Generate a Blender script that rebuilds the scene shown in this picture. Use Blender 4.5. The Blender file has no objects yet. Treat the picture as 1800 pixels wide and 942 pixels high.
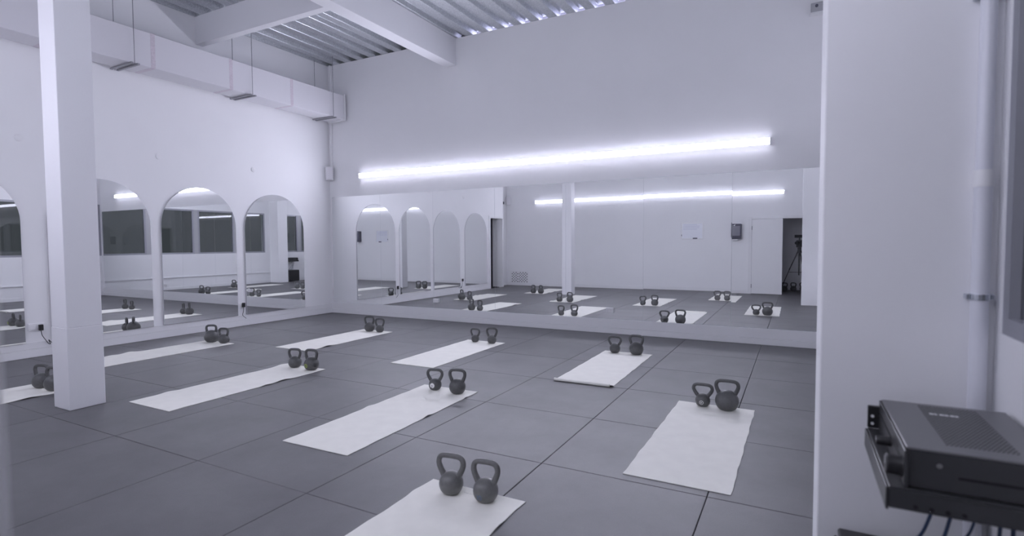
import bpy, bmesh, math, random
from mathutils import Vector, Matrix

random.seed(7)
S = bpy.context.scene
C = S.collection

# ------------------------------------------------------------------ camera, world, exposure
CAM = Vector((8.4692, -8.0401, 1.3926))
YAW, PITCH, ROLL, FPX = -0.48818, 0.04478, -0.00544, 947.81
def cam_axes():
    cy, sy = math.cos(YAW), math.sin(YAW)
    fw = Vector((sy*math.cos(PITCH), cy*math.cos(PITCH), -math.sin(PITCH)))
    rt = Vector((cy, -sy, 0)); up = rt.cross(fw)
    r2 = rt*math.cos(ROLL) + up*math.sin(ROLL); u2 = -rt*math.sin(ROLL) + up*math.cos(ROLL)
    return r2, u2, fw
cd = bpy.data.cameras.new('camera'); cam = bpy.data.objects.new('camera', cd); C.objects.link(cam)
r2, u2, fw = cam_axes()
M = Matrix((r2, u2, -fw)).transposed().to_4x4(); M.translation = CAM
cam.matrix_world = M
cd.sensor_fit = 'HORIZONTAL'; cd.sensor_width = 36.0; cd.lens = 36.0*FPX/1800.0
cd.clip_start = 0.02; cd.clip_end = 200
cd.dof.use_dof = True; cd.dof.focus_distance = 6.0; cd.dof.aperture_fstop = 2.2
S.camera = cam

W = bpy.data.worlds.new('night_sky'); S.world = W; W.use_nodes = True
bg = W.node_tree.nodes['Background']; bg.inputs[0].default_value = (0.80, 0.88, 1.0, 1); bg.inputs[1].default_value = 0.062

STRIP_POWER = {'back': 70.0, 'front': 42.0, 'side': 2.0}
STRIP_COLOR = (0.90, 0.90, 1.10, 1)
S.view_settings.view_transform = 'Standard'; S.view_settings.look = 'None'
S.view_settings.gamma = 1.0; S.view_settings.use_curve_mapping = False
S.view_settings.exposure = 0.0
S.cycles.max_bounces = 16; S.cycles.diffuse_bounces = 8; S.cycles.glossy_bounces = 10
S.cycles.transmission_bounces = 10; S.cycles.transparent_max_bounces = 12
S.cycles.blur_glossy = 0.1; S.cycles.use_denoising = True

# ------------------------------------------------------------------ materials
def mat(name, col, rough=0.6, metal=0.0, noise=None, bump=None, spec=0.5, emit=None, coords='Object'):
    """col rgb; noise=(scale, amount, detail): colour variation; bump=(scale, strength)"""
    m = bpy.data.materials.new(name); m.use_nodes = True
    nt = m.node_tree; b = nt.nodes['Principled BSDF']
    b.inputs['Base Color'].default_value = (*col, 1); b.inputs['Roughness'].default_value = rough
    b.inputs['Metallic'].default_value = metal; b.inputs['Specular IOR Level'].default_value = spec
    tc = nt.nodes.new('ShaderNodeTexCoord')
    if noise:
        n = nt.nodes.new('ShaderNodeTexNoise'); n.inputs['Scale'].default_value = noise[0]; n.inputs['Detail'].default_value = noise[2]
        nt.links.new(tc.outputs[coords], n.inputs['Vector'])
        r = nt.nodes.new('ShaderNodeValToRGB')
        a = noise[1]
        r.color_ramp.elements[0].position = 0.3; r.color_ramp.elements[1].position = 0.7
        r.color_ramp.elements[0].color = (*[c*(1-a) for c in col], 1); r.color_ramp.elements[1].color = (*[min(1, c*(1+a)) for c in col], 1)
        nt.links.new(n.outputs['Fac'], r.inputs['Fac']); nt.links.new(r.outputs['Color'], b.inputs['Base Color'])
    if bump:
        n = nt.nodes.new('ShaderNodeTexNoise'); n.inputs['Scale'].default_value = bump[0]; n.inputs['Detail'].default_value = 4
        nt.links.new(tc.outputs[coords], n.inputs['Vector'])
        bp = nt.nodes.new('ShaderNodeBump'); bp.inputs['Strength'].default_value = bump[1]; bp.inputs['Distance'].default_value = 0.01
        nt.links.new(n.outputs['Fac'], bp.inputs['Height']); nt.links.new(bp.outputs['Normal'], b.inputs['Normal'])
    if emit:
        b.inputs['Emission Color'].default_value = emit[0]; b.inputs['Emission Strength'].default_value = emit[1]
    return m

def rubber_mat():
    m = bpy.data.materials.new('rubber_tile'); m.use_nodes = True
    nt = m.node_tree; b = nt.nodes['Principled BSDF']; L = nt.links
    g = nt.nodes.new('ShaderNodeNewGeometry')
    oi = nt.nodes.new('ShaderNodeObjectInfo')
    n1 = nt.nodes.new('ShaderNodeTexNoise'); n1.inputs['Scale'].default_value = 1.7; n1.inputs['Detail'].default_value = 6
    n1.inputs['Roughness'].default_value = 0.65
    n2 = nt.nodes.new('ShaderNodeTexNoise'); n2.inputs['Scale'].default_value = 260; n2.inputs['Detail'].default_value = 2
    L.new(g.outputs['Position'], n1.inputs['Vector']); L.new(g.outputs['Position'], n2.inputs['Vector'])
    r1 = nt.nodes.new('ShaderNodeValToRGB')
    r1.color_ramp.elements[0].position = 0.35; r1.color_ramp.elements[0].color = (0.100, 0.098, 0.104, 1)
    r1.color_ramp.elements[1].position = 0.68; r1.color_ramp.elements[1].color = (0.138, 0.135, 0.143, 1)
    L.new(n1.outputs['Fac'], r1.inputs['Fac'])
    r2 = nt.nodes.new('ShaderNodeValToRGB')
    r2.color_ramp.elements[0].position = 0.35; r2.color_ramp.elements[0].color = (0.86, 0.86, 0.86, 1)
    r2.color_ramp.elements[1].position = 0.7; r2.color_ramp.elements[1].color = (1.08, 1.08, 1.08, 1)
    L.new(n2.outputs['Fac'], r2.inputs['Fac'])
    mx = nt.nodes.new('ShaderNodeMix'); mx.data_type = 'RGBA'; mx.blend_type = 'MULTIPLY'; mx.inputs['Factor'].default_value = 1
    L.new(r1.outputs['Color'], mx.inputs['A']); L.new(r2.outputs['Color'], mx.inputs['B'])
    # each tile a touch lighter or darker
    mr = nt.nodes.new('ShaderNodeMapRange'); mr.inputs['To Min'].default_value = 0.93; mr.inputs['To Max'].default_value = 1.06
    L.new(oi.outputs['Random'], mr.inputs['Value'])
    m2 = nt.nodes.new('ShaderNodeMix'); m2.data_type = 'RGBA'; m2.blend_type = 'MULTIPLY'; m2.inputs['Factor'].default_value = 1
    L.new(mx.outputs['Result'], m2.inputs['A']); L.new(mr.outputs['Result'], m2.inputs['B'])
    L.new(m2.outputs['Result'], b.inputs['Base Color'])
    b.inputs['Roughness'].default_value = 0.48; b.inputs['Specular IOR Level'].default_value = 0.9
    bp = nt.nodes.new('ShaderNodeBump'); bp.inputs['Strength'].default_value = 0.12; bp.inputs['Distance'].default_value = 0.004
    L.new(n2.outputs['Fac'], bp.inputs['Height']); L.new(bp.outputs['Normal'], b.inputs['Normal'])
    return m

def galv_mat():
    m = bpy.data.materials.new('galvanised_steel'); m.use_nodes = True
    nt = m.node_tree; b = nt.nodes['Principled BSDF']; L = nt.links
    g = nt.nodes.new('ShaderNodeNewGeometry')
    v = nt.nodes.new('ShaderNodeTexVoronoi'); v.inputs['Scale'].default_value = 70
    L.new(g.outputs['Position'], v.inputs['Vector'])
    r = nt.nodes.new('ShaderNodeValToRGB')
    r.color_ramp.elements[0].color = (0.50, 0.52, 0.54, 1); r.color_ramp.elements[1].color = (0.72, 0.74, 0.76, 1)
    L.new(v.outputs['Color'], r.inputs['Fac']); L.new(r.outputs['Color'], b.inputs['Base Color'])
    b.inputs['Metallic'].default_value = 0.75; b.inputs['Roughness'].default_value = 0.38
    return m

def mirror_mat(name, col):
    m = bpy.data.materials.new(name); m.use_nodes = True
    b = m.node_tree.nodes['Principled BSDF']
    b.inputs['Base Color'].default_value = (*col, 1); b.inputs['Metallic'].default_value = 1; b.inputs['Roughness'].default_value = 0.0
    return m

def glass_mat():
    m = bpy.data.materials.new('window_glass'); m.use_nodes = True
    b = m.node_tree.nodes['Principled BSDF']
    b.inputs['Base Color'].default_value = (0.93, 0.96, 0.97, 1); b.inputs['Roughness'].default_value = 0.0
    b.inputs['Transmission Weight'].default_value = 1.0; b.inputs['IOR'].default_value = 1.5
    return m

MT = dict(
    wall=mat('wall_paint', (0.87, 0.87, 0.88), 0.75, bump=(90, 0.03), noise=(1.3, 0.012, 3), coords='Object'),
    trim=mat('white_trim_paint', (0.83, 0.83, 0.84), 0.5),
    column=mat('column_paint', (0.77, 0.77, 0.79), 0.55, bump=(60, 0.04)),
    rubber=rubber_mat(),
    joint=mat('floor_underlay', (0.02, 0.02, 0.022), 0.9),
    galv=galv_mat(),
    roof=mat('roof_board', (0.30, 0.30, 0.32), 0.9),
    mirror=mirror_mat('mirror_silver', (0.945, 0.955, 0.955)),
    edge=mat('glass_edge', (0.62, 0.68, 0.68), 0.2),
    backing=mat('mirror_backing', (0.55, 0.55, 0.57), 0.6),
    strip_back=mat('light_diffuser', (0.9, 0.9, 0.9), 0.4, emit=(STRIP_COLOR, STRIP_POWER['back'])),
    strip_front=mat('light_diffuser_dimmed', (0.9, 0.9, 0.9), 0.4, emit=(STRIP_COLOR, STRIP_POWER['front'])),
    side_lens=mat('light_side_lens', (0.9, 0.9, 0.9), 0.4, emit=(STRIP_COLOR, STRIP_POWER['side'])),
    farlamp=mat('tube_glow', (0.9, 0.9, 0.9), 0.4, emit=((0.80, 0.80, 1.2, 1), 7.0)),
    housing=mat('lamp_housing', (0.8, 0.8, 0.82), 0.4),
    duct=mat('duct_paint', (0.74, 0.73, 0.76), 0.6, bump=(30, 0.08)),
    tape=mat('duct_tape', (0.66, 0.60, 0.65), 0.5, noise=(40, 0.08, 2)),
    rod=mat('hanger_steel', (0.34, 0.34, 0.36), 0.45, 0.5),
    iron=mat('kettlebell_coat', (0.095, 0.097, 0.097), 0.34, noise=(60, 0.10, 3), bump=(220, 0.10)),
    iron2=mat('kettlebell_grey_coat', (0.150, 0.151, 0.147), 0.30, noise=(60, 0.08, 3), bump=(220, 0.10)),
    mat_w=mat('mat_cream', (0.90, 0.89, 0.82), 0.7, noise=(9, 0.025, 4), bump=(160, 0.06)),
    print=mat('dark_print', (0.10, 0.10, 0.12), 0.6),
    markw=mat('mark_white', (0.72, 0.72, 0.70), 0.5),
    markg=mat('mark_green', (0.36, 0.50, 0.06), 0.5),
    markb=mat('mark_blue', (0.12, 0.17, 0.26), 0.5),
    black=mat('black_plastic', (0.018, 0.018, 0.020), 0.4),
    blacks=mat('black_satin_metal', (0.035, 0.036, 0.038), 0.35, bump=(300, 0.05)),
    grey=mat('grey_metal_lid', (0.21, 0.21, 0.215), 0.38, 0.3),
    greyp=mat('grey_plastic', (0.45, 0.45, 0.47), 0.5),
    slot=mat('vent_slot', (0.012, 0.012, 0.014), 0.8),
    cable=mat('blue_cable', (0.030, 0.055, 0.12), 0.45),
    cablew=mat('white_cable', (0.75, 0.75, 0.77), 0.5),
    chrome=mat('zinc_clamp', (0.62, 0.65, 0.70), 0.25, 0.9),
    pipe=mat('pipe_paint', (0.74, 0.75, 0.80), 0.4),
    whitep=mat('white_plastic', (0.84, 0.84, 0.85), 0.4),
    board=mat('whiteboard_face', (0.84, 0.855, 0.91), 0.2),
    inkline=mat('faded_marker', (0.58, 0.60, 0.72), 0.5),
    smoke=mat('smoked_plastic', (0.10, 0.10, 0.13), 0.25),
    smoke2=mat('smoked_window', (0.16, 0.16, 0.20), 0.2),
    alu=mat('window_aluminium', (0.36, 0.365, 0.40), 0.45, 0.2),
    glass=glass_mat(),
    backroom=mat('dim_room_paint', (0.86, 0.86, 0.88), 0.8),
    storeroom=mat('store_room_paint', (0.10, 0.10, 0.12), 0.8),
    asphalt=mat('night_yard', (0.06, 0.06, 0.065), 0.9),
)

# ------------------------------------------------------------------ geometry helpers
def link(o, parent=None):
    C.objects.link(o)
    if parent is not None: o.parent = parent
    return o

def smooth(me, ang=35):
    for p in me.polygons: p.use_smooth = True
    try: me.set_sharp_from_angle(angle=math.radians(ang))
    except Exception: pass

class MB:
    """collects shapes in world coordinates, then builds ONE mesh object"""
    def __init__(s): s.bm = bmesh.new()
    def box(s, x0, x1, y0, y1, z0, z1, bev=0.0, rot=None, piv=None, seg=1):
        vs = [s.bm.verts.new((x, y, z)) for z in (z0, z1) for y in (y0, y1) for x in (x0, x1)]
        fs = [s.bm.faces.new([vs[i] for i in q]) for q in ((0, 2, 3, 1), (4, 5, 7, 6), (0, 1, 5, 4), (2, 6, 7, 3), (0, 4, 6, 2), (1, 3, 7, 5))]
        geo = list(vs)
        if bev > 0:
            ed = list({e for f in fs for e in f.edges})
            r = bmesh.ops.bevel(s.bm, geom=ed, offset=bev, offset_type='OFFSET', segments=seg, profile=0.5, affect='EDGES')
            geo = list({v for f in r['faces'] for v in f.verts} | {v for v in vs if v.is_valid})
        if rot is not None:
            bmesh.ops.transform(s.bm, matrix=Matrix.Translation(piv) @ rot @ Matrix.Translation(-Vector(piv)), verts=geo)
        return s
    def tube(s, pts, r, n=10, cap=True):
        pts = [Vector(p) for p in pts]; rs = r if isinstance(r, (list, tuple)) else [r]*len(pts)
        t0 = (pts[1]-pts[0]).normalized()
        a = Vector((0, 0, 1)) if abs(t0.z) < 0.9 else Vector((1, 0, 0))
        u = t0.cross(a).normalized(); rings = []
        for i, p in enumerate(pts):
            t = ((pts[min(i+1, len(pts)-1)]-pts[i]).normalized() + (pts[i]-pts[max(i-1, 0)]).normalized()).normalized()
            u = (u - t*u.dot(t)).normalized(); v = t.cross(u)
            rings.append([s.bm.verts.new(p + (u*math.cos(k*2*math.pi/n) + v*math.sin(k*2*math.pi/n))*rs[i]) for k in range(n)])
        for a_, b_ in zip(rings, rings[1:]):
            for k in range(n): s.bm.faces.new((a_[k], a_[(k+1) % n], b_[(k+1) % n], b_[k]))
        if cap: s.bm.faces.new(rings[0][::-1]); s.bm.faces.new(rings[-1])
        return s
    def lathe(s, prof, n=24, origin=(0, 0, 0), axis='Z'):
        o = Vector(origin); rings = []
        def P(r, h, a):
            c, d = r*math.cos(a), r*math.sin(a)
            return o + (Vector((c, d, h)) if axis == 'Z' else Vector((h, c, d)) if axis == 'X' else Vector((d, h, c)))
        for r, h in prof:
            if r < 1e-6: rings.append([s.bm.verts.new(P(0, h, 0))])
            else: rings.append([s.bm.verts.new(P(r, h, k*2*math.pi/n)) for k in range(n)])
        for a, b in zip(rings, rings[1:]):
            for k in range(n):
                k2 = (k+1) % n
                if len(a) == 1 and len(b) > 1: s.bm.faces.new((a[0], b[k2], b[k]))
                elif len(b) == 1 and len(a) > 1: s.bm.faces.new((a[k], a[k2], b[0]))
                elif len(a) > 1: s.bm.faces.new((a[k], a[k2], b[k2], b[k]))
        if len(rings[0]) > 1: s.bm.faces.new(rings[0][::-1])
        if len(rings[-1]) > 1: s.bm.faces.new(rings[-1])
        return s
    def prism(s, poly, h0, h1, axis='X'):
        """poly of 2d points extruded along axis from h0 to h1 (X: (y,z), Y: (x,z), Z: (x,y))"""
        def P(a, b, h): return (h, a, b) if axis == 'X' else (a, h, b) if axis == 'Y' else (a, b, h)
        A = [s.bm.verts.new(P(a, b, h0)) for a, b in poly]; B = [s.bm.verts.new(P(a, b, h1)) for a, b in poly]
        n = len(poly)
        s.bm.faces.new(A); s.bm.faces.new(B[::-1])
        for k in range(n): s.bm.faces.new((A[k], B[k], B[(k+1) % n], A[(k+1) % n]))
        return s
    def build(s, name, m, parent=None, origin=(0, 0, 0), sm=True, ang=35):
        bmesh.ops.recalc_face_normals(s.bm, faces=s.bm.faces)
        o = Vector(origin)
        if parent is not None:
            root = parent
            while root.parent: root = root.parent
            o = Vector(root.location)
        bmesh.ops.translate(s.bm, vec=-o, verts=s.bm.verts)
        me = bpy.data.meshes.new(name); s.bm.to_mesh(me); s.bm.free()
        me.materials.append(MT[m])
        if sm: smooth(me, ang)
        ob = bpy.data.objects.new(name, me)
        if parent is None: ob.location = o
        return link(ob, parent)

def thing(name, label, cat, loc, group=None, rz=0.0):
    e = bpy.data.objects.new(name, None); e.empty_display_size = 0.1; e.location = loc; e.rotation_euler = (0, 0, rz)
    link(e); e['label'] = label; e['category'] = cat
    if group: e['group'] = group
    return e
def tag(o, label, cat, group=None):
    o['label'] = label; o['category'] = cat
    if group: o['group'] = group
    return o
def struct(o, label=None):
    o['kind'] = 'structure'
    if label: o['label'] = label
    return o

# ------------------------------------------------------------------ the room: x 0..9 (windows at 9), y -8.02..0.02, z 0..5
XR, YF, ZT = 9.0, -8.02, 5.0
DL0, DL1, DLZ = -7.22, -6.46, 2.20          # doorway in left wall
WB, WL = 0.02, -0.015            # wall faces behind the skirting (back wall y, left wall x)

# floor with one object per rubber tile
floor = struct(MB().box(-0.4, 9.2, -8.15, 0.12, -0.12, -0.019).build('floor', 'joint'), 'dark rubber tile floor')
def grid(o, step, lo, hi):
    v = o
    while v > lo: v -= step
    out = []
    while v < hi: out.append((max(v, lo), min(v+step, hi))); v += step
    return [(a, b) for a, b in out if b-a > 0.03]
tile_cache = {}
MB().box(-0.26, WL-0.002, -8.14, DL0-0.085, -0.020, 0.0, bev=0.0025).build('floor_tile', 'rubber', floor)
for (x0, x1) in grid(8.047, 0.998, WL, XR):
    for (y0, y1) in grid(-5.963, 0.983, -8.14, WB):
        w, d = round(x1-x0, 3), round(y1-y0, 3)
        g = 0.0022
        if (w, d) not in tile_cache:
            mb = MB().box(-w/2+g, w/2-g, -d/2+g, d/2-g, -0.020, 0.0, bev=0.0025)
            o = mb.build('floor_tile', 'rubber', floor)
            tile_cache[(w, d)] = o.data
        else:
            o = bpy.data.objects.new('floor_tile', tile_cache[(w, d)]); link(o, floor)
        o.location = ((x0+x1)/2+random.uniform(-.0006, .0006), (y0+y1)/2+random.uniform(-.0006, .0006), random.uniform(-0.0008, 0.0))

# walls
struct(MB().box(-0.2, 9.2, WB, 0.12, -0.02, ZT).build('wall_back', 'wall'), 'white back wall')
m = MB()
m.box(-0.2, WL, DL1, 0.12, -0.02, ZT); m.box(-0.2, WL, DL0-0.085, DL0, -0.02, ZT); m.box(-0.40, -0.26, -8.15, DL0-0.085, -0.02, ZT); m.box(-0.40, -0.2, DL0-0.085, DL0-0.06, -0.02, ZT); m.box(-0.2, WL, DL0, DL1, DLZ, ZT)
struct(m.build('wall_left', 'wall'), 'white left wall with arched mirrors')
DF0, DF1, DFZ = 7.34, 8.86, 2.04            # doorway in the wall behind the camera
m = MB()
m.box(-0.40, DF0, -8.15, YF, -0.02, ZT); m.box(DF1, 9.2, -8.15, YF, -0.02, ZT); m.box(DF0, DF1, -8.15, YF, DFZ, ZT)
struct(m.build('wall_front', 'wall'), 'white wall with strip light and double door')
WZ0, WZ1 = 1.12, 2.56
m = MB()
m.box(XR, 9.2, -8.15, 0.12, -0.02, WZ0); m.box(XR, 9.2, -8.15, 0.12, WZ1, ZT)
m.box(XR, 9.2, 0.012, 0.12, WZ0, WZ1); m.box(XR, 9.2, -5.96, -5.30, WZ0, WZ1); m.box(XR, 9.2, -8.15, -7.75, WZ0, WZ1)
struct(m.build('wall_right', 'wall'), 'white wall with band of dark windows')
struct(MB().box(8.541, XR, -5.92, -5.50, 0, ZT, bev=0.004).build('wall_pier', 'wall'), 'white square pier projecting from window wall')

# windows
wn = 1
for units in ([(-1.19, 0.012), (-2.65, -1.33), (-4.07, -2.79), (-5.30, -4.21)], [(-6.78, -5.96), (-7.75, -6.92)]):
    for (y0, y1) in units:
        w = struct(MB().box(XR+0.032, XR+0.040, y0+0.05, y1-0.05, WZ0+0.05, WZ1-0.05).build('window_%d' % wn, 'glass', sm=False), 'dark night window pane')
        f = MB()
        f.box(XR+0.006, XR+0.07, y0, y1, WZ0, WZ0+0.05); f.box(XR+0.006, XR+0.07, y0, y1, WZ1-0.05, WZ1)
        f.box(XR+0.006, XR+0.07, y0, y0+0.05, WZ0+0.05, WZ1-0.05); f.box(XR+0.006, XR+0.07, y1-0.05, y1, WZ0+0.05, WZ1-0.05)
        f.build('window_frame', 'alu', w, sm=False)
        wn += 1
for i, y in enumerate((-1.26, -2.72, -4.14, -6.85)):
    struct(MB().box(XR+0.006, XR+0.16, y-0.07, y+0.07, WZ0, WZ1, bev=0.004).build('trim_%d' % (i+1), 'greyp'), 'grey window mullion')
struct(MB().box(XR-0.035, XR, -5.50, 0.0, 0.37, 0.41, bev=0.004).build('trim_5', 'trim'), 'white wall raceway under windows')

# ceiling: roof board with corrugated steel deck sheets
ceiling = struct(MB().box(-0.2, 9.2, -8.15, 1.2, ZT+0.10, ZT+0.2).build('ceiling', 'roof'), 'roof above corrugated steel deck')
PIT = 0.3145; F0 = 3.53 - 12*PIT          # flutes (raised) centred at F0 + k*PIT
def deck_profile(k0, k1):
    pts = []
    for k in range(k0, k1):
        c = F0 + k*PIT
        pts += [(c-PIT/2, 0.0), (c-0.085, 0.0), (c-0.078, 0.006), (c-0.058, 0.072), (c-0.050, 0.078), (c+0.050, 0.078), (c+0.058, 0.072), (c+0.078, 0.006), (c+0.085, 0.0)]
    pts.append((F0+(k1-1)*PIT+PIT/2, 0.0))
    return pts
for k in range(0, 31, 3):
    pr = deck_profile(k, k+3)
    lap = pr[-1]
    bmd = bmesh.new(); th = 0.0015; dz = 0.0016 if (k//3) % 2 else 0.0
    rows = []
    for (y, t) in ((-8.14, 0), (0.12, 0), (0.12, th), (-8.14, th)):
        rows.append([bmd.verts.new((x, y, ZT+0.001+z+t+dz)) for x, z in pr])
    for a, b in zip(rows, rows[1:]+rows[:1]):
        for i in range(len(pr)-1): bmd.faces.new((a[i], a[i+1], b[i+1], b[i]))
    mb = MB(); mb.bm.free(); mb.bm = bmd
    mb.build('deck_sheet', 'galv', ceiling, ang=20)

# skirting boards
bb = struct(MB().box(WL, XR, 0.0, WB, 0, 0.085, bev=0.003).build('baseboard_back', 'trim'), 'white skirting under mirror wall')
MB().box(WL, XR, 0.004, WB, 0.087, 0.218, bev=0.003).build('upper_board', 'trim', bb)
bl = struct(MB().box(WL, 0.0, DL1+0.07, -0.001, 0, 0.10, bev=0.003).build('baseboard_left', 'trim'), 'white skirting under arched mirrors')
MB().box(WL, -0.004, DL1+0.07, 0.003, 0.102, 0.19, bev=0.003).build('upper_board', 'trim', bl)
struct(MB().box(-0.26, DF0-0.075, YF, YF+0.012, 0, 0.09, bev=0.003).build('baseboard_front', 'trim'), 'white skirting of the wall with the door')
struct(MB().box(XR-0.012, XR, -5.50, 0.0, 0, 0.09, bev=0.003).build('baseboard_right', 'trim'), 'white skirting under windows')

# beams
o = MB().box(2.87, 3.10, -8.02, WB, 4.53, ZT, bev=0.004).build('ceiling_beam', 'column', origin=(2.985, -4, 4.53))
tag(o, 'long white beam running into the mirror wall under the steel deck', 'beam')
o = MB().box(WL, 2.87, -2.71, -2.59, 4.57, ZT, bev=0.004).build('ceiling_beam', 'column', origin=(1.4, -2.65, 4.57))
tag(o, 'shorter white cross beam joining left wall and long beam', 'beam')
# column
t = thing('support_column', 'square white floor-to-ceiling column standing among the mats', 'column', (2.915, -5.685, 0))
MB().box(2.78, 3.05, -5.82, -5.55, 0, 0.70, bev=0.004).build('lower_casing', 'column', t)
MB().box(2.783, 3.047, -5.817, -5.553, 0.70, 4.53, bev=0.004).build('upper_shaft', 'column', t)

# ------------------------------------------------------------------ mirrors
seams = [0.04, 1.31, 2.56, 3.86, 5.17, 6.42, 7.65, 8.92]
ordn = ['first', 'second', 'third', 'fourth', 'fifth', 'sixth', 'seventh']
tilt = [(0, 0), (0, 0), (0, 0), (0, 0), (0, 0.03), (0, 0.09), (0, -0.04)]       # small mounting errors (yaw, pitch) in degrees
for i in range(7):
    x0, x1 = seams[i]+0.0006, seams[i+1]-0.0006
    t = thing('wall_mirror', '%s tall frameless mirror sheet on the long wall counted from the arched-mirror corner' % ordn[i], 'mirror', ((x0+x1)/2, 0.017, 0.22), 'frameless mirror sheets in a row')
    MB().box(x0, x1, 0.0142, 0.019, 0.22, 2.36).build('glass_edge', 'edge', t, sm=False)
    MB().box(x0+0.0006, x1-0.0006, 0.0138, 0.0145, 0.222, 2.358).build('mirror_face', 'mirror', t, sm=False)
    t.rotation_euler = (math.radians(tilt[i][1]), 0, math.radians(tilt[i][0]))

def arch_poly(y0, y1, z0, zt, inset=0.0, n=28):
    y0 += inset; y1 -= inset; z0 += inset; zt -= inset
    r = (y1-y0)/2; c = (y0+y1)/2; zc = zt-r
    return [(y0, z0), (y1, z0)] + [(c+r*math.cos(a), zc+r*math.sin(a)) for a in [math.pi*k/n for k in range(n+1)]]
arches = [(-1.955, -0.70, 'closest to the wall-mirror corner'), (-3.34, -2.12, 'second from the wall-mirror corner'),
          (-4.73, -3.49, 'third from the wall-mirror corner, behind the white column'), (-6.22, -5.00, 'farthest from the wall-mirror corner')]
for (y0, y1, w) in arches:
    t = thing('arched_mirror', 'tall round-topped arched mirror on left wall, ' + w, 'mirror', (0, (y0+y1)/2, 0.19), 'arched mirrors on the left wall')
    MB().prism(arch_poly(y0, y1, 0.19, 2.31), WL, 0.009, 'X').build('backing_board', 'backing', t, sm=False)
    MB().prism(arch_poly(y0, y1, 0.19, 2.31, 0.002), 0.009, 0.013, 'X').build('mirror_face', 'mirror', t, sm=False)

# ------------------------------------------------------------------ strip lights
def strip(y, sgn, mt, label):
    t = thing('strip_light', label, 'light', (4.47, y, 2.70), 'long wall strip lights')
    a, b = sorted((y+sgn*0.0005, y+sgn*0.053)); c, d = sorted((y+sgn*0.053, y+sgn*0.0565))
    e, f = sorted((y+sgn*0.0005, y+sgn*0.004)); g, h = sorted((y+sgn*0.004, y+sgn*0.053))
    MB().box(0.815, 8.125, e, f, 2.70, 2.79, bev=0.001).build('housing', 'housing', t)
    MB().box(0.83, 8.11, g, h, 2.702, 2.788, bev=0.002).build('side_lens', 'side_lens', t)
    MB().box(0.83, 8.11, c, d, 2.704, 2.786, bev=0.0015).build('diffuser', mt, t)
    for (p, q) in ((0.812, 0.83), (8.11, 8.128)):
        MB().box(p, q, min(a, c), max(b, d), 2.699, 2.791, bev=0.003).build('end_cap', 'housing', t)
strip(WB, -1, 'strip_back', 'long glowing white strip light above the row of frameless mirrors')
strip(YF, 1, 'strip_front', 'long glowing white strip light above the whiteboard and double door')
# lamp of the next room that shines in under the deck flutes
t = thing('tube_lamp', 'bluish tube lamp in next room glowing through deck flutes', 'light', (6.0, 0.26, 4.99))
MB().tube([(3.35, 0.26, 5.03), (9.0, 0.26, 5.03)], 0.022, 12).build('glowing_tube', 'farlamp', t)

# ------------------------------------------------------------------ air duct
t = thing('air_duct', 'white rectangular air duct hung along the left wall below the deck', 'duct', (0.29, -4.0, 3.86))
MB().box(0.08, 0.50, -8.0, -0.075, 3.86, 4.33, bev=0.006).build('duct_body', 'duct', t)
MB().box(0.055, 0.525, -0.075, -0.05, 3.835, 4.355, bev=0.003).build('end_flange', 'whitep', t)
for y in (-1.31, -2.47, -3.64, -4.80, -5.97, -7.13):
    MB().box(0.078, 0.502, y-0.03, y+0.03, 3.858, 4.332, bev=0.002).build('joint_tape', 'tape', t)
for y in (-0.38, -2.12, -3.90, -5.68, -7.45):
    MB().box(0.02, 0.56, y-0.055, y-0.025, 3.835, 3.857, bev=0.002).build('hanger_bar', 'rod', t)
    MB().box(0.02, 0.56, y+0.025, y+0.055, 3.835, 3.857, bev=0.002).build('hanger_bar', 'rod', t)
    for x in (0.045, 0.535):
        MB().tube([(x, y, 3.83), (x, y, ZT)], 0.005, 8).build('hanger_rod', 'rod', t)

# ------------------------------------------------------------------ kettlebells and mats
def catmull(pts, n=6):
    P = [Vector(p) for p in pts]; out = []
    for i in range(len(P)-1):
        a, b, c, d = P[max(i-1, 0)], P[i], P[i+1], P[min(i+2, len(P)-1)]
        for k in range(n):
            t = k/n
            out.append(0.5*((2*b) + (c-a)*t + (2*a-5*b+4*c-d)*t*t + (3*b-a-3*c+d)*t**3))
    out.append(P[-1]); return out

def on_ball(mb, R, c, az, el, polys):
    """flat shapes (2d polygons, metres) wrapped onto the ball at azimuth/elevation"""
    for poly in polys:
        vs = []
        for (u, v) in poly:
            a = az + u/R; e = el + v/R; r = R+0.0012
            vs.append(mb.bm.verts.new((r*math.cos(e)*math.cos(a), r*math.cos(e)*math.sin(a), c + r*math.sin(e))))
        mb.bm.faces.new(vs)
    return mb
def ring(r0, r1, n=20, a0=0, a1=2*math.pi):
    out = []
    for k in range(n):
        a, b = a0+(a1-a0)*k/n, a0+(a1-a0)*(k+1)/n
        out.append([(r0*math.cos(a), r0*math.sin(a)), (r1*math.cos(a), r1*math.sin(a)), (r1*math.cos(b), r1*math.sin(b)), (r0*math.cos(b), r0*math.sin(b))])
    return out
def bar(x0, y0, x1, y1, w):
    d = Vector((x1-x0, y1-y0)).normalized(); n = Vector((-d.y, d.x))*w/2
    return [(x0+n.x, y0+n.y), (x0-n.x, y0-n.y), (x1-n.x, y1-n.y), (x1+n.x, y1+n.y)]

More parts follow.
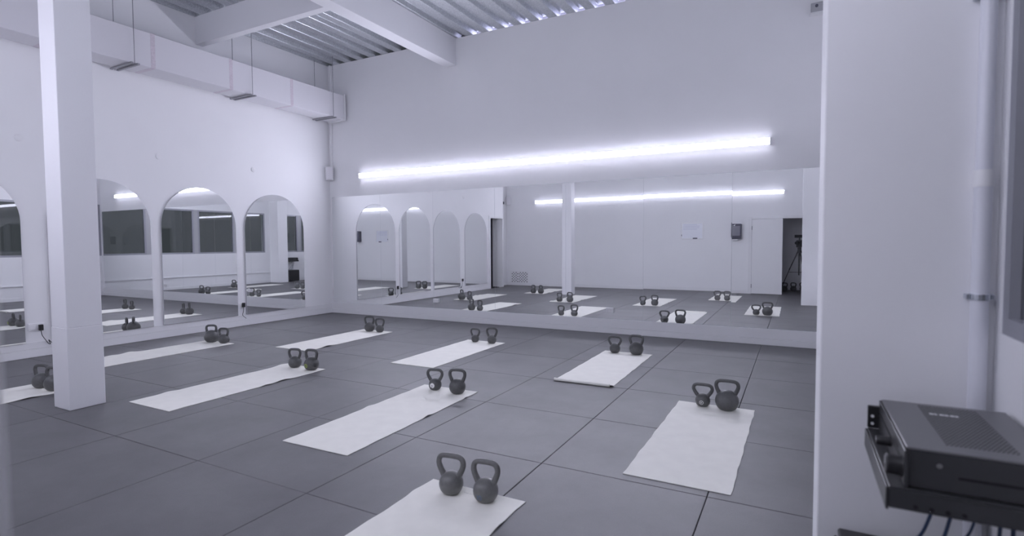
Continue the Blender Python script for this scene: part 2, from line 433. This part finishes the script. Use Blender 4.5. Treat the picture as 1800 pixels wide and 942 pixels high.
def kettlebell(x, y, z, H, ball, hw, rz, label, group, grey=False, mark=None):
    t = thing('kettlebell', label, 'kettlebell', (x, y, z), group, math.radians(rz))
    R = ball/2; c = 0.80*R; br = math.sqrt(R*R-c*c)
    e0 = -math.asin(c/R)
    prof = [(br*0.9, 0.0), (br, 0.002)] + [(R*math.cos(e), c+R*math.sin(e)) for e in [e0+(math.pi/2-e0)*k/14 for k in range(1, 14)]] + [(0, c+R)]
    im = 'iron2' if grey else 'iron'
    def part(mb, nm, mt):
        bmesh.ops.recalc_face_normals(mb.bm, faces=mb.bm.faces)
        me = bpy.data.meshes.new(nm); mb.bm.to_mesh(me); mb.bm.free(); me.materials.append(MT[mt]); smooth(me, 60)
        return link(bpy.data.objects.new(nm, me), t)
    part(MB().lathe(prof, 28), 'ball', im)
    r = 0.0150 if H > 0.22 else 0.0140
    a = hw/2-r; zt = H-r
    sx, sz = min(0.66*R, a*0.85), c+0.66*R
    dz = zt-sz
    half = [(sx, 0, sz), (sx+(a-sx)*0.60, 0, sz+dz*0.28), (a, 0, sz+dz*0.60), (a*0.92, 0, sz+dz*0.86), (a*0.68, 0, zt-0.002), (a*0.32, 0, zt+0.001)]
    path = [(-p[0], p[1], p[2]) for p in half] + [(0, 0, zt+0.0015)] + half[::-1]
    cp = catmull(path, 4); n = len(cp)
    rad = [r*(1.0+0.22*abs(2*i/(n-1)-1)**4) for i in range(n)]
    part(MB().tube(cp, rad, 12), 'handle', im)
    if mark:
        kind, az, el = mark
        mb = MB(); az = math.radians(az-rz); el = math.radians(el)
        if kind == 'ringwhite':
            on_ball(mb, R, c, az, el, ring(0.0135, 0.018) + [bar(-0.004, -0.008, -0.004, 0.008, 0.004)] + ring(0.003, 0.0065, 10)); part(mb, 'weight_mark', 'markw')
        elif kind == 'disc':
            on_ball(mb, R, c, az, el, ring(0.0002, 0.024, 24)); s = part(mb, 'weight_sticker', 'markw')
            mb = MB(); on_ball(mb, R+0.0008, c, az, el, [bar(0.001, -0.012, 0.001, 0.006, 0.004), bar(-0.005, 0.002, 0.001, 0.007, 0.004), bar(-0.012, -0.02, -0.004, -0.014, 0.005)]); o = part(mb, 'printed_number', 'print'); o.parent = s
        elif kind == 'ringgreen':
            on_ball(mb, R, c, az, el, ring(0.015, 0.022) + ring(0.003, 0.007, 10, -1.2, 3.1) + [bar(0.003, -0.004, -0.002, -0.011, 0.004)]); part(mb, 'weight_mark', 'markg')
        elif kind == 'blue':
            on_ball(mb, R, c, az, el, [bar(-0.010, -0.014, -0.010, 0.014, 0.006)] + [[(p[0]*0.6+0.007, p[1]) for p in q] for q in ring(0.009, 0.015, 16)]); part(mb, 'weight_mark', 'markb')
    return t

def yoga_mat(x, y, a, label, L=1.70, Wd=0.61, seed=0, curl=0.0, waves=()):
    """far-left corner (x,y); runs towards -y; waves: (side, position along length, height, width)"""
    rnd = random.Random(seed)
    t = thing('exercise_mat', label, 'mat', (x, y, 0), 'white exercise mats laid out on the floor', a)
    nx, ny = 12, 60
    ph = [rnd.uniform(0, 6.3) for _ in range(6)]
    def hgt(u, v):                # u across 0..1, v along 0..1
        h = 0.0045 + 0.0006*math.sin(v*19+ph[0])*math.sin(u*5+ph[1])
        for (side, pos, hh, ww) in waves:
            q = (1-u) if side == 'R' else u
            h += hh*math.exp(-((v-pos)/ww)**2)*max(0, 1-q/0.35)**1.5
        if curl and v > 0.965: h += curl*((v-0.965)/0.035)**1.3
        return h
    bm_ = bmesh.new()
    top, bot = [], []
    for j in range(ny+1):
        v = j/ny; tr, brw = [], []
        for i in range(nx+1):
            u = i/nx
            ex = 0.0022*math.sin(v*23+ph[2])+0.0016*math.sin(v*51+ph[3]) if i in (0, nx) else 0
            lx, ly = u*Wd+ex, -v*L
            h = hgt(u, v)
            tr.append(bm_.verts.new((lx, ly, h))); brw.append(bm_.verts.new((lx, ly, max(0.0006, h-0.0042))))
        top.append(tr); bot.append(brw)
    for j in range(ny):
        for i in range(nx):
            bm_.faces.new((top[j][i], top[j+1][i], top[j+1][i+1], top[j][i+1]))
            bm_.faces.new((bot[j][i], bot[j][i+1], bot[j+1][i+1], bot[j+1][i]))
    for j in range(ny):
        bm_.faces.new((top[j][0], bot[j][0], bot[j+1][0], top[j+1][0])); bm_.faces.new((top[j][nx], top[j+1][nx], bot[j+1][nx], bot[j][nx]))
    for i in range(nx):
        bm_.faces.new((top[0][i], top[0][i+1], bot[0][i+1], bot[0][i])); bm_.faces.new((top[ny][i], bot[ny][i], bot[ny][i+1], top[ny][i+1]))
    bmesh.ops.recalc_face_normals(bm_, faces=bm_.faces)
    me = bpy.data.meshes.new('mat_sheet'); bm_.to_mesh(me); bm_.free(); me.materials.append(MT['mat_w']); smooth(me, 50)
    link(bpy.data.objects.new('mat_sheet', me), t)
    if curl:                      # rolled lip of the curled end
        mb = MB(); pts = [(0.002+k*(Wd-0.03)/6, -L+0.004, 0.0155) for k in range(7)]
        mb.tube(pts, 0.0145, 14)
        bmesh.ops.recalc_face_normals(mb.bm, faces=mb.bm.faces)
        me = bpy.data.meshes.new('rolled_lip'); mb.bm.to_mesh(me); mb.bm.free(); me.materials.append(MT['mat_w']); smooth(me, 50)
        link(bpy.data.objects.new('rolled_lip', me), t)
    return t

mats = [  # far-left corner x, y, rotation, label, waves
    ('m0', 1.66, -5.47, 0.0, 'white exercise mat half hidden behind the white column', (('R', .2, .012, .05), ('R', .45, .014, .06))),
    ('m1', 6.579, -5.493, 0.0, 'white exercise mat with tiny printed lettering beside two equal grey kettlebells', (('L', .11, .007, .03), ('R', .17, .007, .03))),
    ('m2', 5.218, -3.774, 0.019, 'white exercise mat under the kettlebell with round white sticker', (('R', .13, .008, .02), ('R', .47, .010, .025), ('L', .48, .007, .03))),
    ('m3', 3.208, -3.747, 0.002, 'white exercise mat under the kettlebell with green ring mark', (('R', .33, .012, .05), ('R', .45, .008, .03), ('L', .05, .010, .05), ('L', .8, .008, .04))),
    ('m4', 0.82, -3.188, 0.0, 'white exercise mat lying alongside the arched mirrors', (('L', .62, .016, .05), ('L', .75, .01, .05))),
    ('m5', 2.171, -1.404, 0.010, 'white exercise mat nearest the corner where both mirror walls meet', (('R', .80, .014, .05),)),
    ('m6', 4.241, -1.456, 0.007, 'flat white exercise mat below the middle of the mirror wall', ()),
    ('m7', 6.276, -1.344, 0.009, 'white exercise mat with one end curled up', ()),
    ('m8', 7.562, -3.203, -0.005, 'white exercise mat closest to the white pier by the windows', ()),
]
for i, (k, x, y, a, lb, wv) in enumerate(mats):
    t = yoga_mat(x, y, a, lb, seed=i+3, waves=wv, curl=0.020 if k == 'm7' else 0.0)
    if k == 'm1':
        mb = MB(); rnd = random.Random(2)
        for q in range(9):
            px = 0.262+q*0.0095
            for _ in range(2):
                dx, dy, w = rnd.uniform(-.002, .002), rnd.uniform(-.004, .004), rnd.uniform(.002, .004)
                mb.bm.faces.new([mb.bm.verts.new((px+dx+sx*w, -0.064+dy+sy*w*0.8, 0.0058)) for sx, sy in ((-.5, -.5), (.5, -.5), (.5, .5), (-.5, .5))])
        me = bpy.data.meshes.new('printed_lettering'); mb.bm.to_mesh(me); mb.bm.free(); me.materials.append(MT['print'])
        link(bpy.data.objects.new('printed_lettering', me), t)

G = 'kettlebells standing in pairs on the mats'
ZM = 0.0052
kbs = [  # x, y, height, ball, handle width, handle angle, label, grey coat, mark
    (6.776, -5.590, .223, .136, .180, 8, 'greyish kettlebell without mark, on the mat with tiny printed lettering', True, None),
    (6.994, -5.580, .225, .138, .172, 6, 'greyish kettlebell with faint blue number, on the mat with printed lettering', True, ('blue', -92, -12)),
    (5.424, -3.885, .205, .124, .172, 14, 'small black kettlebell with round white sticker', False, ('disc', -82, 2)),
    (5.684, -3.892, .232, .155, .178, 12, 'larger plain black kettlebell beside the one with white sticker', False, None),
    (3.434, -3.832, .218, .145, .165, 18, 'smaller plain black kettlebell beside the one with green ring', False, None),
    (3.700, -3.832, .233, .162, .165, 14, 'black kettlebell with green ring mark', False, ('ringgreen', -90, -6)),
    (1.024, -3.258, .252, .192, .165, 32, 'bigger round black kettlebell on the mat alongside the arched mirrors', False, None),
    (1.270, -3.236, .220, .146, .160, 20, 'smaller black kettlebell on the mat alongside the arched mirrors', False, None),
    (2.410, -1.516, .245, .162, .170, 25, 'bigger black kettlebell on the mat nearest the mirror corner', False, None),
    (2.620, -1.510, .224, .132, .165, 20, 'smaller black kettlebell on the mat nearest the mirror corner', False, None),
    (4.430, -1.560, .195, .115, .155, 8, 'smaller black kettlebell on the flat mat below the middle of the mirror wall', False, None),
    (4.702, -1.558, .226, .130, .172, 10, 'bigger black kettlebell on the flat mat below the middle of the mirror wall', False, None),
    (6.429, -1.422, .215, .136, .182, 4, 'small-bodied black kettlebell on the mat with a curled end', False, None),
    (6.701, -1.408, .246, .176, .190, 2, 'big-bodied black kettlebell on the mat with a curled end', False, None),
    (7.770, -3.275, .198, .123, .180, -2, 'small dark kettlebell with thin white ring mark', False, ('ringwhite', -92, -6)),
    (7.965, -3.292, .255, .187, .203, 0, 'large dark round kettlebell beside the one with thin white ring', False, None),
    (1.905, -5.570, .232, .160, .165, 22, 'black kettlebell farther from the column on the mat half hidden behind it', False, None),
    (2.140, -5.560, .232, .170, .165, 30, 'black kettlebell nearer to the column on the mat half hidden behind it', False, None),
]
for (x, y, H, b, hw, rz, lb, gr, mk) in kbs:
    kettlebell(x, y, ZM, H, b, hw, rz, lb, G, gr, mk)

# ------------------------------------------------------------------ left wall small things
for (y, z, w) in ((-1.74, 2.72, 'above the arched mirror closest to the corner'), (-3.33, 2.73, 'above the gap between second and third arched mirrors'), (-4.97, 2.73, 'above the gap between the two arched mirrors farthest from the corner')):
    o = MB().lathe([(0.045, 0), (0.043, 0.006), (0.030, 0.012), (0.0, 0.014)], 20, (WL, y, z), 'X').build('sprinkler_cover', 'whitep', origin=(WL, y, z))
    tag(o, 'small round white cover ' + w, 'cover', 'round covers on the left wall')
def outlet(y0, y1, z0, z1, label):
    t = thing('wall_outlet', label, 'outlet', (WL, (y0+y1)/2, z0), 'outlets between the arched mirrors')
    MB().box(WL, -0.003, y0, y1, z0, z1, bev=0.003).build('cover_plate', 'whitep', t)
    ym = (y0+y1)/2
    MB().box(-0.004, 0.0, y0+0.012, ym-0.004, z0+0.012, z1-0.012, bev=0.002).build('socket', 'trim', t)
    MB().box(-0.004, 0.0, ym+0.004, y1-0.012, z0+0.012, z1-0.012, bev=0.002).build('socket', 'trim', t)
def adapter(y, z, cable, label):
    t = thing('power_adapter', label, 'adapter', (0.0, y, z), 'black plug adapters')
    MB().box(-0.001, 0.036, y-0.022, y+0.022, z, z+0.075, bev=0.005).build('adapter_body', 'black', t)
    MB().tube(catmull(cable, 5), 0.004, 8).build('adapter_cable', 'black', t)
outlet(-4.965, -4.80, 0.335, 0.425, 'white wall outlet between the column-side arched mirrors')
adapter(-4.845, 0.33, [(0.015, -4.845, 0.335), (0.012, -4.835, 0.27), (0.014, -4.80, 0.20), (0.016, -4.775, 0.155), (0.018, -4.755, 0.145), (0.014, -4.77, 0.20), (0.018, -4.74, 0.16), (0.016, -4.70, 0.15), (0.012, -4.64, 0.175)],
        'black plug adapter with tangled cable near the column')
outlet(-2.11, -1.965, 0.30, 0.39, 'white wall outlet between the two arched mirrors nearest the corner')
adapter(-2.02, 0.325, [(0.015, -2.02, 0.33), (0.010, -2.02, 0.26), (0.006, -2.035, 0.19), (0.008, -2.0, 0.15), (0.008, -1.97, 0.125)], 'black plug adapter between the two arched mirrors nearest the corner')
# outlets let into the mirror wall
for (x, lb) in ((2.62, 'small white outlet box on the mirror wall near a seam'), (5.91, 'small white outlet box on the mirror wall behind the flat mat')):
    t = thing('mirror_outlet', lb, 'outlet', (x, 0.0137, 0.325), 'outlet boxes on the mirror wall')
    MB().box(x-0.06, x+0.06, -0.012, 0.0137, 0.325, 0.395, bev=0.004).build('cover_plate', 'whitep', t)
    MB().box(x-0.04, x-0.006, -0.0135, -0.011, 0.34, 0.38, bev=0.001).build('socket', 'trim', t)
    MB().box(x+0.006, x+0.04, -0.0135, -0.011, 0.34, 0.38, bev=0.001).build('socket', 'trim', t)

# corner speakers
def speaker(x, y, rz, lead, label):
    t = thing('corner_speaker', label, 'speaker', (x, y, 2.69), 'small speakers in the room corners')
    R = Matrix.Rotation(rz, 4, 'Z')
    MB().box(x-0.075, x+0.075, y-0.05, y+0.05, 2.69, 2.96, bev=0.012, rot=R, piv=(x, y, 0)).build('cabinet', 'whitep', t)
    MB().box(x-0.062, x+0.062, y-0.058, y-0.048, 2.705, 2.945, bev=0.006, rot=R, piv=(x, y, 0)).build('grille', 'duct', t)
    MB().box(x-0.02, x+0.02, y+0.04, y+0.095, 2.80, 2.85, bev=0.003, rot=R, piv=(x, y, 0)).build('bracket', 'greyp', t)
    if lead: MB().box(*lead, bev=0.002).build('cable_cover', 'trim', t)
speaker(0.085, -0.085, math.radians(45), (0.055, 0.085, -0.025, 0.018, 2.96, ZT), 'small grey-white speaker in the corner of mirror wall and arched-mirror wall')
speaker(-0.15, -7.93, math.radians(135), None, 'small speaker in the corner above the side doorway')

# sensor box high on back wall by the pier
t = thing('motion_sensor', 'small grey sensor box high on the mirror wall beside the pier', 'sensor', (8.62, WB, 4.29))
MB().box(8.56, 8.70, -0.06, WB, 4.31, 4.43, bev=0.006).build('sensor_body', 'greyp', t)
MB().box(8.545, 8.715, -0.075, WB, 4.29, 4.308, bev=0.003).build('sensor_base', 'whitep', t)
MB().lathe([(0.018, -0.075), (0.018, -0.060)], 14, (8.625, 0, 4.385), 'Y').build('sensor_eye', 'smoke', t)

# ------------------------------------------------------------------ far wall (behind the camera, seen in the mirrors)
t = thing('whiteboard', 'white framed board with faded writing on the wall opposite the mirrors', 'whiteboard', (5.775, YF, 1.47))
MB().box(5.49, 6.06, YF, YF+0.010, 1.49, 1.93).build('writing_surface', 'board', t)
for (a, b, c, d) in ((5.47, 6.08, 1.92, 1.945), (5.47, 6.08, 1.475, 1.50), (5.47, 5.495, 1.50, 1.92), (6.055, 6.08, 1.50, 1.92)):
    MB().box(a, b, YF, YF+0.018, c, d, bev=0.003).build('frame_rail', 'whitep', t)
for z in (1.885, 1.845, 1.80, 1.755):
    MB().box(5.53, 5.53+random.uniform(.36, .48), YF+0.0095, YF+0.011, z-0.006, z+0.006).build('faded_writing_line', 'inkline', t)
MB().box(5.80, 5.92, YF+0.018, YF+0.045, 1.478, 1.515, bev=0.004).build('eraser', 'smoke', t)
MB().box(5.478, 5.492, YF+0.012, YF+0.03, 1.56, 1.61, bev=0.003).build('hanging_marker', 'smoke', t)

t = thing('towel_dispenser', 'dark smoked paper towel dispenser on the wall beside the double door', 'dispenser', (6.96, YF, 1.46))
MB().box(6.83, 7.09, YF, YF+0.16, 1.50, 1.92, bev=0.02, seg=2).build('dispenser_body', 'smoke', t)
MB().box(6.855, 7.055, YF+0.158, YF+0.168, 1.585, 1.86, bev=0.004).build('front_window', 'smoke2', t)
MB().box(6.86, 7.00, YF+0.02, YF+0.14, 1.465, 1.51, bev=0.012).build('paper_outlet', 'whitep', t)
lg = MB(); lg.prism([(6.865, 1.868), (6.895, 1.872), (6.935, 1.905), (6.925, 1.872), (6.915, 1.852), (6.905, 1.866)], YF+0.160, YF+0.1695, 'Y').build('emblem', 'whitep', t, sm=False)

t = thing('vent_grille', 'white wall vent with two perforated fields low on the wall opposite the mirrors', 'vent', (0.20, YF, 0.08))
MB().box(-0.13, 0.54, YF, YF+0.012, 0.08, 0.47, bev=0.003).build('face_plate', 'whitep', t)
for (x0, cols) in ((-0.06, 5), (0.20, 7)):
    for r in range(8):
        for c in range(cols):
            if (r+c) % 2 == 0:
                cx, cz = x0+c*0.049, 0.125+r*0.043
                MB().prism([(cx-0.021, cz), (cx, cz-0.019), (cx+0.021, cz), (cx, cz+0.019)], YF+0.0115, YF+0.0135, 'Y').build('vent_hole', 'slot', t, sm=False)

# double door: closed-to leaf and open doorway
d = MB()
d.box(DF0-0.07, DF0, YF, YF+0.018, 0, DFZ+0.07, bev=0.003); d.box(DF0, DF1, YF, YF+0.018, DFZ, DFZ+0.07, bev=0.003)
d.box(DF1, DF1+0.07, YF, YF+0.018, 0, DFZ, bev=0.003)
d1 = struct(d.build('door_1', 'trim'), 'white double door frame')
RL = Matrix.Rotation(math.radians(6.42), 4, 'Z')
MB().box(DF0+0.005, DF0+0.762, YF-0.018, YF+0.020, 0.012, DFZ-0.006, bev=0.003, rot=RL, piv=(DF0+0.005, YF, 0)).build('door_leaf', 'trim', d1)
for z in (0.22, 1.80):
    MB().tube([(DF0+0.004, YF+0.026, z-0.05), (DF0+0.004, YF+0.026, z+0.05)], 0.009, 8).build('hinge', 'rod', d1)

# side doorway in the left wall
d = MB()
d.box(WL, 0.012, DL0-0.07, DL0, 0, DLZ+0.07, bev=0.003); d.box(WL, 0.012, DL1, DL1+0.07, 0, DLZ+0.07, bev=0.003); d.box(WL, 0.012, DL0, DL1, DLZ, DLZ+0.07, bev=0.003)
d2 = struct(d.build('door_2', 'trim'), 'white frame of dark side doorway')
MB().box(-0.95, -0.21, DL1-0.05, DL1-0.01, 0.012, DLZ-0.01, bev=0.003).build('door_leaf', 'trim', d2)
MB().lathe([(0.012, 0.0), (0.012, -0.04), (0.026, -0.045), (0.028, -0.065), (0.0, -0.075)], 14, (-0.88, DL1-0.05, 1.0), 'Y').build('door_knob', 'chrome', d2)
# the dark rooms behind both doorways
def back_room(n, x0, x1, y0, y1, z1, side, pm):
    """open on one side"""
    e = 0.08; m = MB()
    m.box(x0-e, x1+e, y0-e, y1+e if side != 'N' else y1, -0.10, -0.005)
    struct(m.build('floor_%s' % n, 'joint'), 'dark floor of a side room')
    m = MB(); m.box(x0-e, x1+e, y0-e, y1+(0 if side == 'N' else e), z1, z1+e); struct(m.build('ceiling_%s' % n, pm), 'ceiling of a side room')
    if side == 'N':
        struct(MB().box(x0-e, x0, y0, y1, 0, z1).build('wall_%s_left' % n, pm)); struct(MB().box(x1, x1+e, y0, y1, 0, z1).build('wall_%s_right' % n, pm))
        struct(MB().box(x0-e, x1+e, y0-e, y0, 0, z1).build('wall_%s_end' % n, pm))
    else:
        struct(MB().box(x0-e, x0, y0, y1, 0, z1).build('wall_%s_end' % n, pm)); struct(MB().box(x0-e, x1, y0-e, y0, 0, z1).build('wall_%s_left' % n, pm))
        struct(MB().box(x0-e, x1, y1, y1+e, 0, z1).build('wall_%s_right' % n, pm))
back_room('entry', 6.9, 9.2, -9.85, -8.151, 2.6, 'N', 'backroom')
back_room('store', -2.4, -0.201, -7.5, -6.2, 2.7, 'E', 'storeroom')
struct(MB().box(6.9, 9.2, -9.85, -8.151, -0.005, 0.0).build('floor_entry_cover', 'rubber'), 'rubber floor of the entry room')
for (x, y, b, rz, lb) in ((8.13, -9.30, .17, 10, 'spare dark kettlebell in the dim entry room, nearest the closed door leaf'), (8.36, -9.42, .17, 30, 'spare dark kettlebell in the dim entry room, between two others'),
                          (8.60, -9.52, .17, 0, 'spare dark kettlebell in the dim entry room, farthest from the door leaf')):
    kettlebell(x, y, 0.0005, .25, b, .18, rz, lb, 'spare kettlebells in the entry room')

# the video camera that takes the picture, on its tripod
hy = -8.26
t = thing('tripod', 'tall black tripod standing in the dim doorway', 'tripod', (8.49, hy, 0))
MB().tube([(8.49, hy, 0.52), (8.49, hy, 1.22)], 0.018, 12).build('centre_column', 'blacks', t)
MB().lathe([(0.045, 1.12), (0.05, 1.15), (0.04, 1.21), (0.045, 1.23), (0.045, 1.27), (0.0, 1.272)], 20, (8.49, hy, 0)).build('tripod_head', 'blacks', t)
for (fx, fy) in ((8.02, hy-0.06), (8.74, hy+0.18), (8.70, hy-0.42)):
    tx, ty = 8.49+(fx-8.49)*0.08, hy+(fy-hy)*0.08
    lg_ = MB().tube([(tx, ty, 1.15), (tx+(fx-tx)*0.45, ty+(fy-ty)*0.45, 0.66)], 0.015, 10).build('leg', 'blacks', t)
    MB().tube([(tx+(fx-tx)*0.42, ty+(fy-ty)*0.42, 0.69), (fx, fy, 0.012)], 0.010, 10).build('lower_leg', 'blacks', lg_)
    MB().lathe([(0.018, 0.0005), (0.018, 0.02), (0.010, 0.03)], 12, (fx, fy, 0)).build('rubber_foot', 'black', lg_)
    MB().tube([(8.49, hy, 0.60), (tx+(fx-tx)*0.50, ty+(fy-ty)*0.50, 0.60)], 0.006, 8).build('spreader', 'blacks', t)
MB().tube([(8.52, hy-0.05, 1.20), (8.60, hy-0.42, 1.02)], 0.008, 8).build('pan_handle', 'blacks', t)
t = thing('video_camera', 'black video camera with top monitor on the tripod', 'camera', (8.49, hy, 1.272), None, YAW*-1)
def rbox(x0, x1, y0, y1, z0, z1, bev, nm, mt):
    mb = MB().box(x0, x1, y0, y1, z0-1.272, z1-1.272, bev=bev)
    bmesh.ops.recalc_face_normals(mb.bm, faces=mb.bm.faces)
    me = bpy.data.meshes.new(nm); mb.bm.to_mesh(me); mb.bm.free(); me.materials.append(MT[mt])
    return link(bpy.data.objects.new(nm, me), t)
rbox(-0.065, 0.065, -0.06, 0.05, 1.273, 1.46, 0.01, 'camera_body', 'blacks')
mb = MB().lathe([(0.048, 0.05), (0.048, 0.10), (0.042, 0.105), (0.042, 0.155), (0.034, 0.155), (0.030, 0.13), (0.0, 0.125)], 24, (0, 0, 1.385-1.272), 'Y')
bmesh.ops.recalc_face_normals(mb.bm, faces=mb.bm.faces)
me = bpy.data.meshes.new('lens'); mb.bm.to_mesh(me); mb.bm.free(); me.materials.append(MT['black']); smooth(me, 40); link(bpy.data.objects.new('lens', me), t)
rbox(-0.012, 0.012, -0.02, 0.01, 1.458, 1.53, 0.003, 'monitor_arm', 'blacks')
rbox(-0.14, 0.11, -0.04, -0.01, 1.525, 1.605, 0.005, 'monitor', 'black')

# ------------------------------------------------------------------ right side: conduit, equipment shelf
t = thing('conduit_pipe', 'painted vertical conduit pipe on the pier by the window', 'pipe', (8.955, -5.945, 0.0))
MB().tube([(8.955, -5.945, 0.0), (8.955, -5.945, 1.575)], 0.0225, 20).build('lower_pipe', 'pipe', t)
MB().tube([(8.955, -5.945, 1.575), (8.955, -5.945, ZT)], 0.0205, 20).build('upper_pipe', 'pipe', t)
MB().tube([(8.955, -5.945, 1.555), (8.955, -5.945, 1.605)], 0.025, 20).build('coupling', 'whitep', t)
for z in (0.35, 1.225, 2.12, 3.1):
    c = MB().tube([(8.955, -5.945, z-0.009), (8.955, -5.945, z+0.009)], 0.0262, 20).build('pipe_clamp', 'chrome', t)
    MB().box(8.921, 8.931, -5.955, -5.921, z-0.008, z+0.008, bev=0.002).build('clamp_lug', 'chrome', c)
    MB().box(8.979, 8.989, -5.955, -5.921, z-0.008, z+0.008, bev=0.002).build('clamp_lug', 'chrome', c)

# wall shelf tray that carries the amplifier
t = thing('equipment_shelf', 'black folded steel shelf tray fixed to the window wall', 'shelf', (8.84, -6.28, 0.763))
MB().box(8.668, 9.0, -6.515, -6.055, 0.808, 0.8145, bev=0.002).build('tray', 'blacks', t)
MB().box(8.668, 9.0, -6.515, -6.508, 0.763, 0.808, bev=0.002).build('side_flange', 'blacks', t)
MB().box(8.668, 9.0, -6.062, -6.055, 0.763, 0.808, bev=0.002).build('side_flange', 'blacks', t)
MB().box(8.662, 8.668, -6.515, -6.055, 0.757, 0.812, bev=0.002).build('front_flange', 'blacks', t)
for y in (-6.47, -6.10):
    MB().prism([(9.0, 0.70), (9.0, 0.808), (8.92, 0.808)], y-0.004, y+0.004, 'Y').build('bracket', 'blacks', t, sm=False)
for i in range(4):
    MB().lathe([(0.005, -6.517), (0.005, -6.513), (0.0, -6.5125)], 10, (8.72+i*0.03, 0, 0.775), 'Y').build('rivet', 'slot', t)

t = thing('amplifier', 'dark rack amplifier with perforated lid on the wall shelf', 'amplifier', (8.85, -6.28, 0.815))
MB().box(8.705, 8.99, -6.500, -6.070, 0.815, 0.905, bev=0.002).build('case', 'blacks', t)
lid = MB().box(8.702, 8.992, -6.502, -6.068, 0.905, 0.911, bev=0.002).build('lid', 'grey', t)
for i in range(44):
    y = -6.45+i*0.0082
    mb = MB()
    for k in range(16): mb.box(8.785+k*0.0085+(0.004 if i % 2 else 0), 8.785+k*0.0085+0.0048+(0.004 if i % 2 else 0), y, y+0.0042, 0.9105, 0.9113)
    mb.build('vent_slot_row', 'slot', lid, sm=False)
mb = MB()
for k, w in enumerate((0.010, 0.006, 0.010, 0.008, 0.010, 0.007)): mb.box(8.800+k*0.0115, 8.800+k*0.0115+w, -6.185, -6.172, 0.9113, 0.9118)
mb.build('lid_lettering', 'whitep', lid, sm=False)
fp = MB().box(8.697, 8.706, -6.512, -6.058, 0.816, 0.905, bev=0.002).build('front_panel', 'blacks', t)
MB().box(8.6955, 8.698, -6.49, -6.08, 0.868, 0.872).build('panel_groove', 'slot', fp)
for (y, r) in ((-6.475, 0.024), (-6.30, 0.012)):
    k = MB().lathe([(r*1.05, 0.0), (r, -0.004), (r*0.96, -0.030), (r*0.85, -0.033), (0.0, -0.033)], 24, (8.697, y, 0.855), 'X').build('knob', 'black', fp)
    MB().box(8.663, 8.6645, y-0.001, y+0.001, 0.855, 0.855+r*0.8).build('knob_line', 'whitep', k)
ear = MB().box(8.668, 8.706, -6.066, -6.050, 0.817, 0.885, bev=0.002).build('rack_ear', 'black', t)
for z in (0.832, 0.855):
    MB().lathe([(0.0045, -6.0685), (0.0045, -6.066), (0.0, -6.0655)], 10, (8.68, 0, z), 'Y').build('ear_screw', 'whitep', ear)
MB().lathe([(0.005, -6.503), (0.006, -6.500), (0.004, -6.4995)], 12, (8.765, 0, 0.875), 'Y').build('side_screw', 'grey', t)
MB().box(8.80, 8.98, -6.5015, -6.4995, 0.850, 0.856).build('side_slot', 'slot', t)

# cables below the shelf
cabs = [
    ([(8.79, -6.40, 0.805), (8.765, -6.36, 0.66), (8.735, -6.30, 0.56), (8.72, -6.28, 0.47), (8.74, -6.20, 0.446)], 'cable', 'dark blue cable looping farthest out below the shelf', 0.0042),
    ([(8.82, -6.41, 0.805), (8.80, -6.37, 0.64), (8.775, -6.31, 0.53), (8.765, -6.26, 0.47), (8.79, -6.20, 0.446)], 'cable', 'dark blue cable in the middle of the loops below the shelf', 0.0042),
    ([(8.86, -6.42, 0.805), (8.85, -6.38, 0.68), (8.81, -6.34, 0.60), (8.80, -6.28, 0.48), (8.82, -6.22, 0.446)], 'cable', 'thin dark cable bending back below the shelf', 0.0032),
    ([(8.90, -6.42, 0.805), (8.895, -6.40, 0.60), (8.90, -6.34, 0.52), (8.90, -6.26, 0.446)], 'cable', 'straight dark cable hanging near the window wall', 0.0042),
    ([(8.92, -6.42, 0.805), (8.925, -6.40, 0.62), (8.945, -6.34, 0.53), (8.94, -6.26, 0.446)], 'cable', 'slanting dark cable hanging nearest the window wall', 0.0045),
    ([(8.87, -6.36, 0.805), (8.88, -6.30, 0.60), (8.87, -6.25, 0.50), (8.88, -6.22, 0.446)], 'cablew', 'thin white cable hanging among the dark ones', 0.0022),
]
for (pts, mt, lb, r) in cabs:
    o = MB().tube(catmull(pts, 8), r, 8).build('hanging_cable', mt, origin=pts[-1])
    tag(o, lb, 'cable', 'cables below the shelf')
t = thing('subwoofer', 'black box speaker on the floor under the equipment shelf', 'speaker', (8.80, -6.18, 0))
MB().box(8.60, 8.98, -6.48, -5.972, 0.02, 0.44, bev=0.006).build('cabinet', 'blacks', t)
MB().box(8.588, 8.60, -6.46, -5.99, 0.04, 0.42, bev=0.004).build('front_grille', 'black', t)
for (x, y) in ((8.64, -6.44), (8.64, -6.01), (8.94, -6.44), (8.94, -6.01)):
    MB().lathe([(0.018, 0.0005), (0.02, 0.021)], 12, (x, y, 0)).build('foot', 'black', t)

# night yard outside the windows
struct(MB().box(9.2, 40, -25, 12, -0.6, -0.5).build('ground_outside', 'asphalt'), 'dark yard outside the windows')
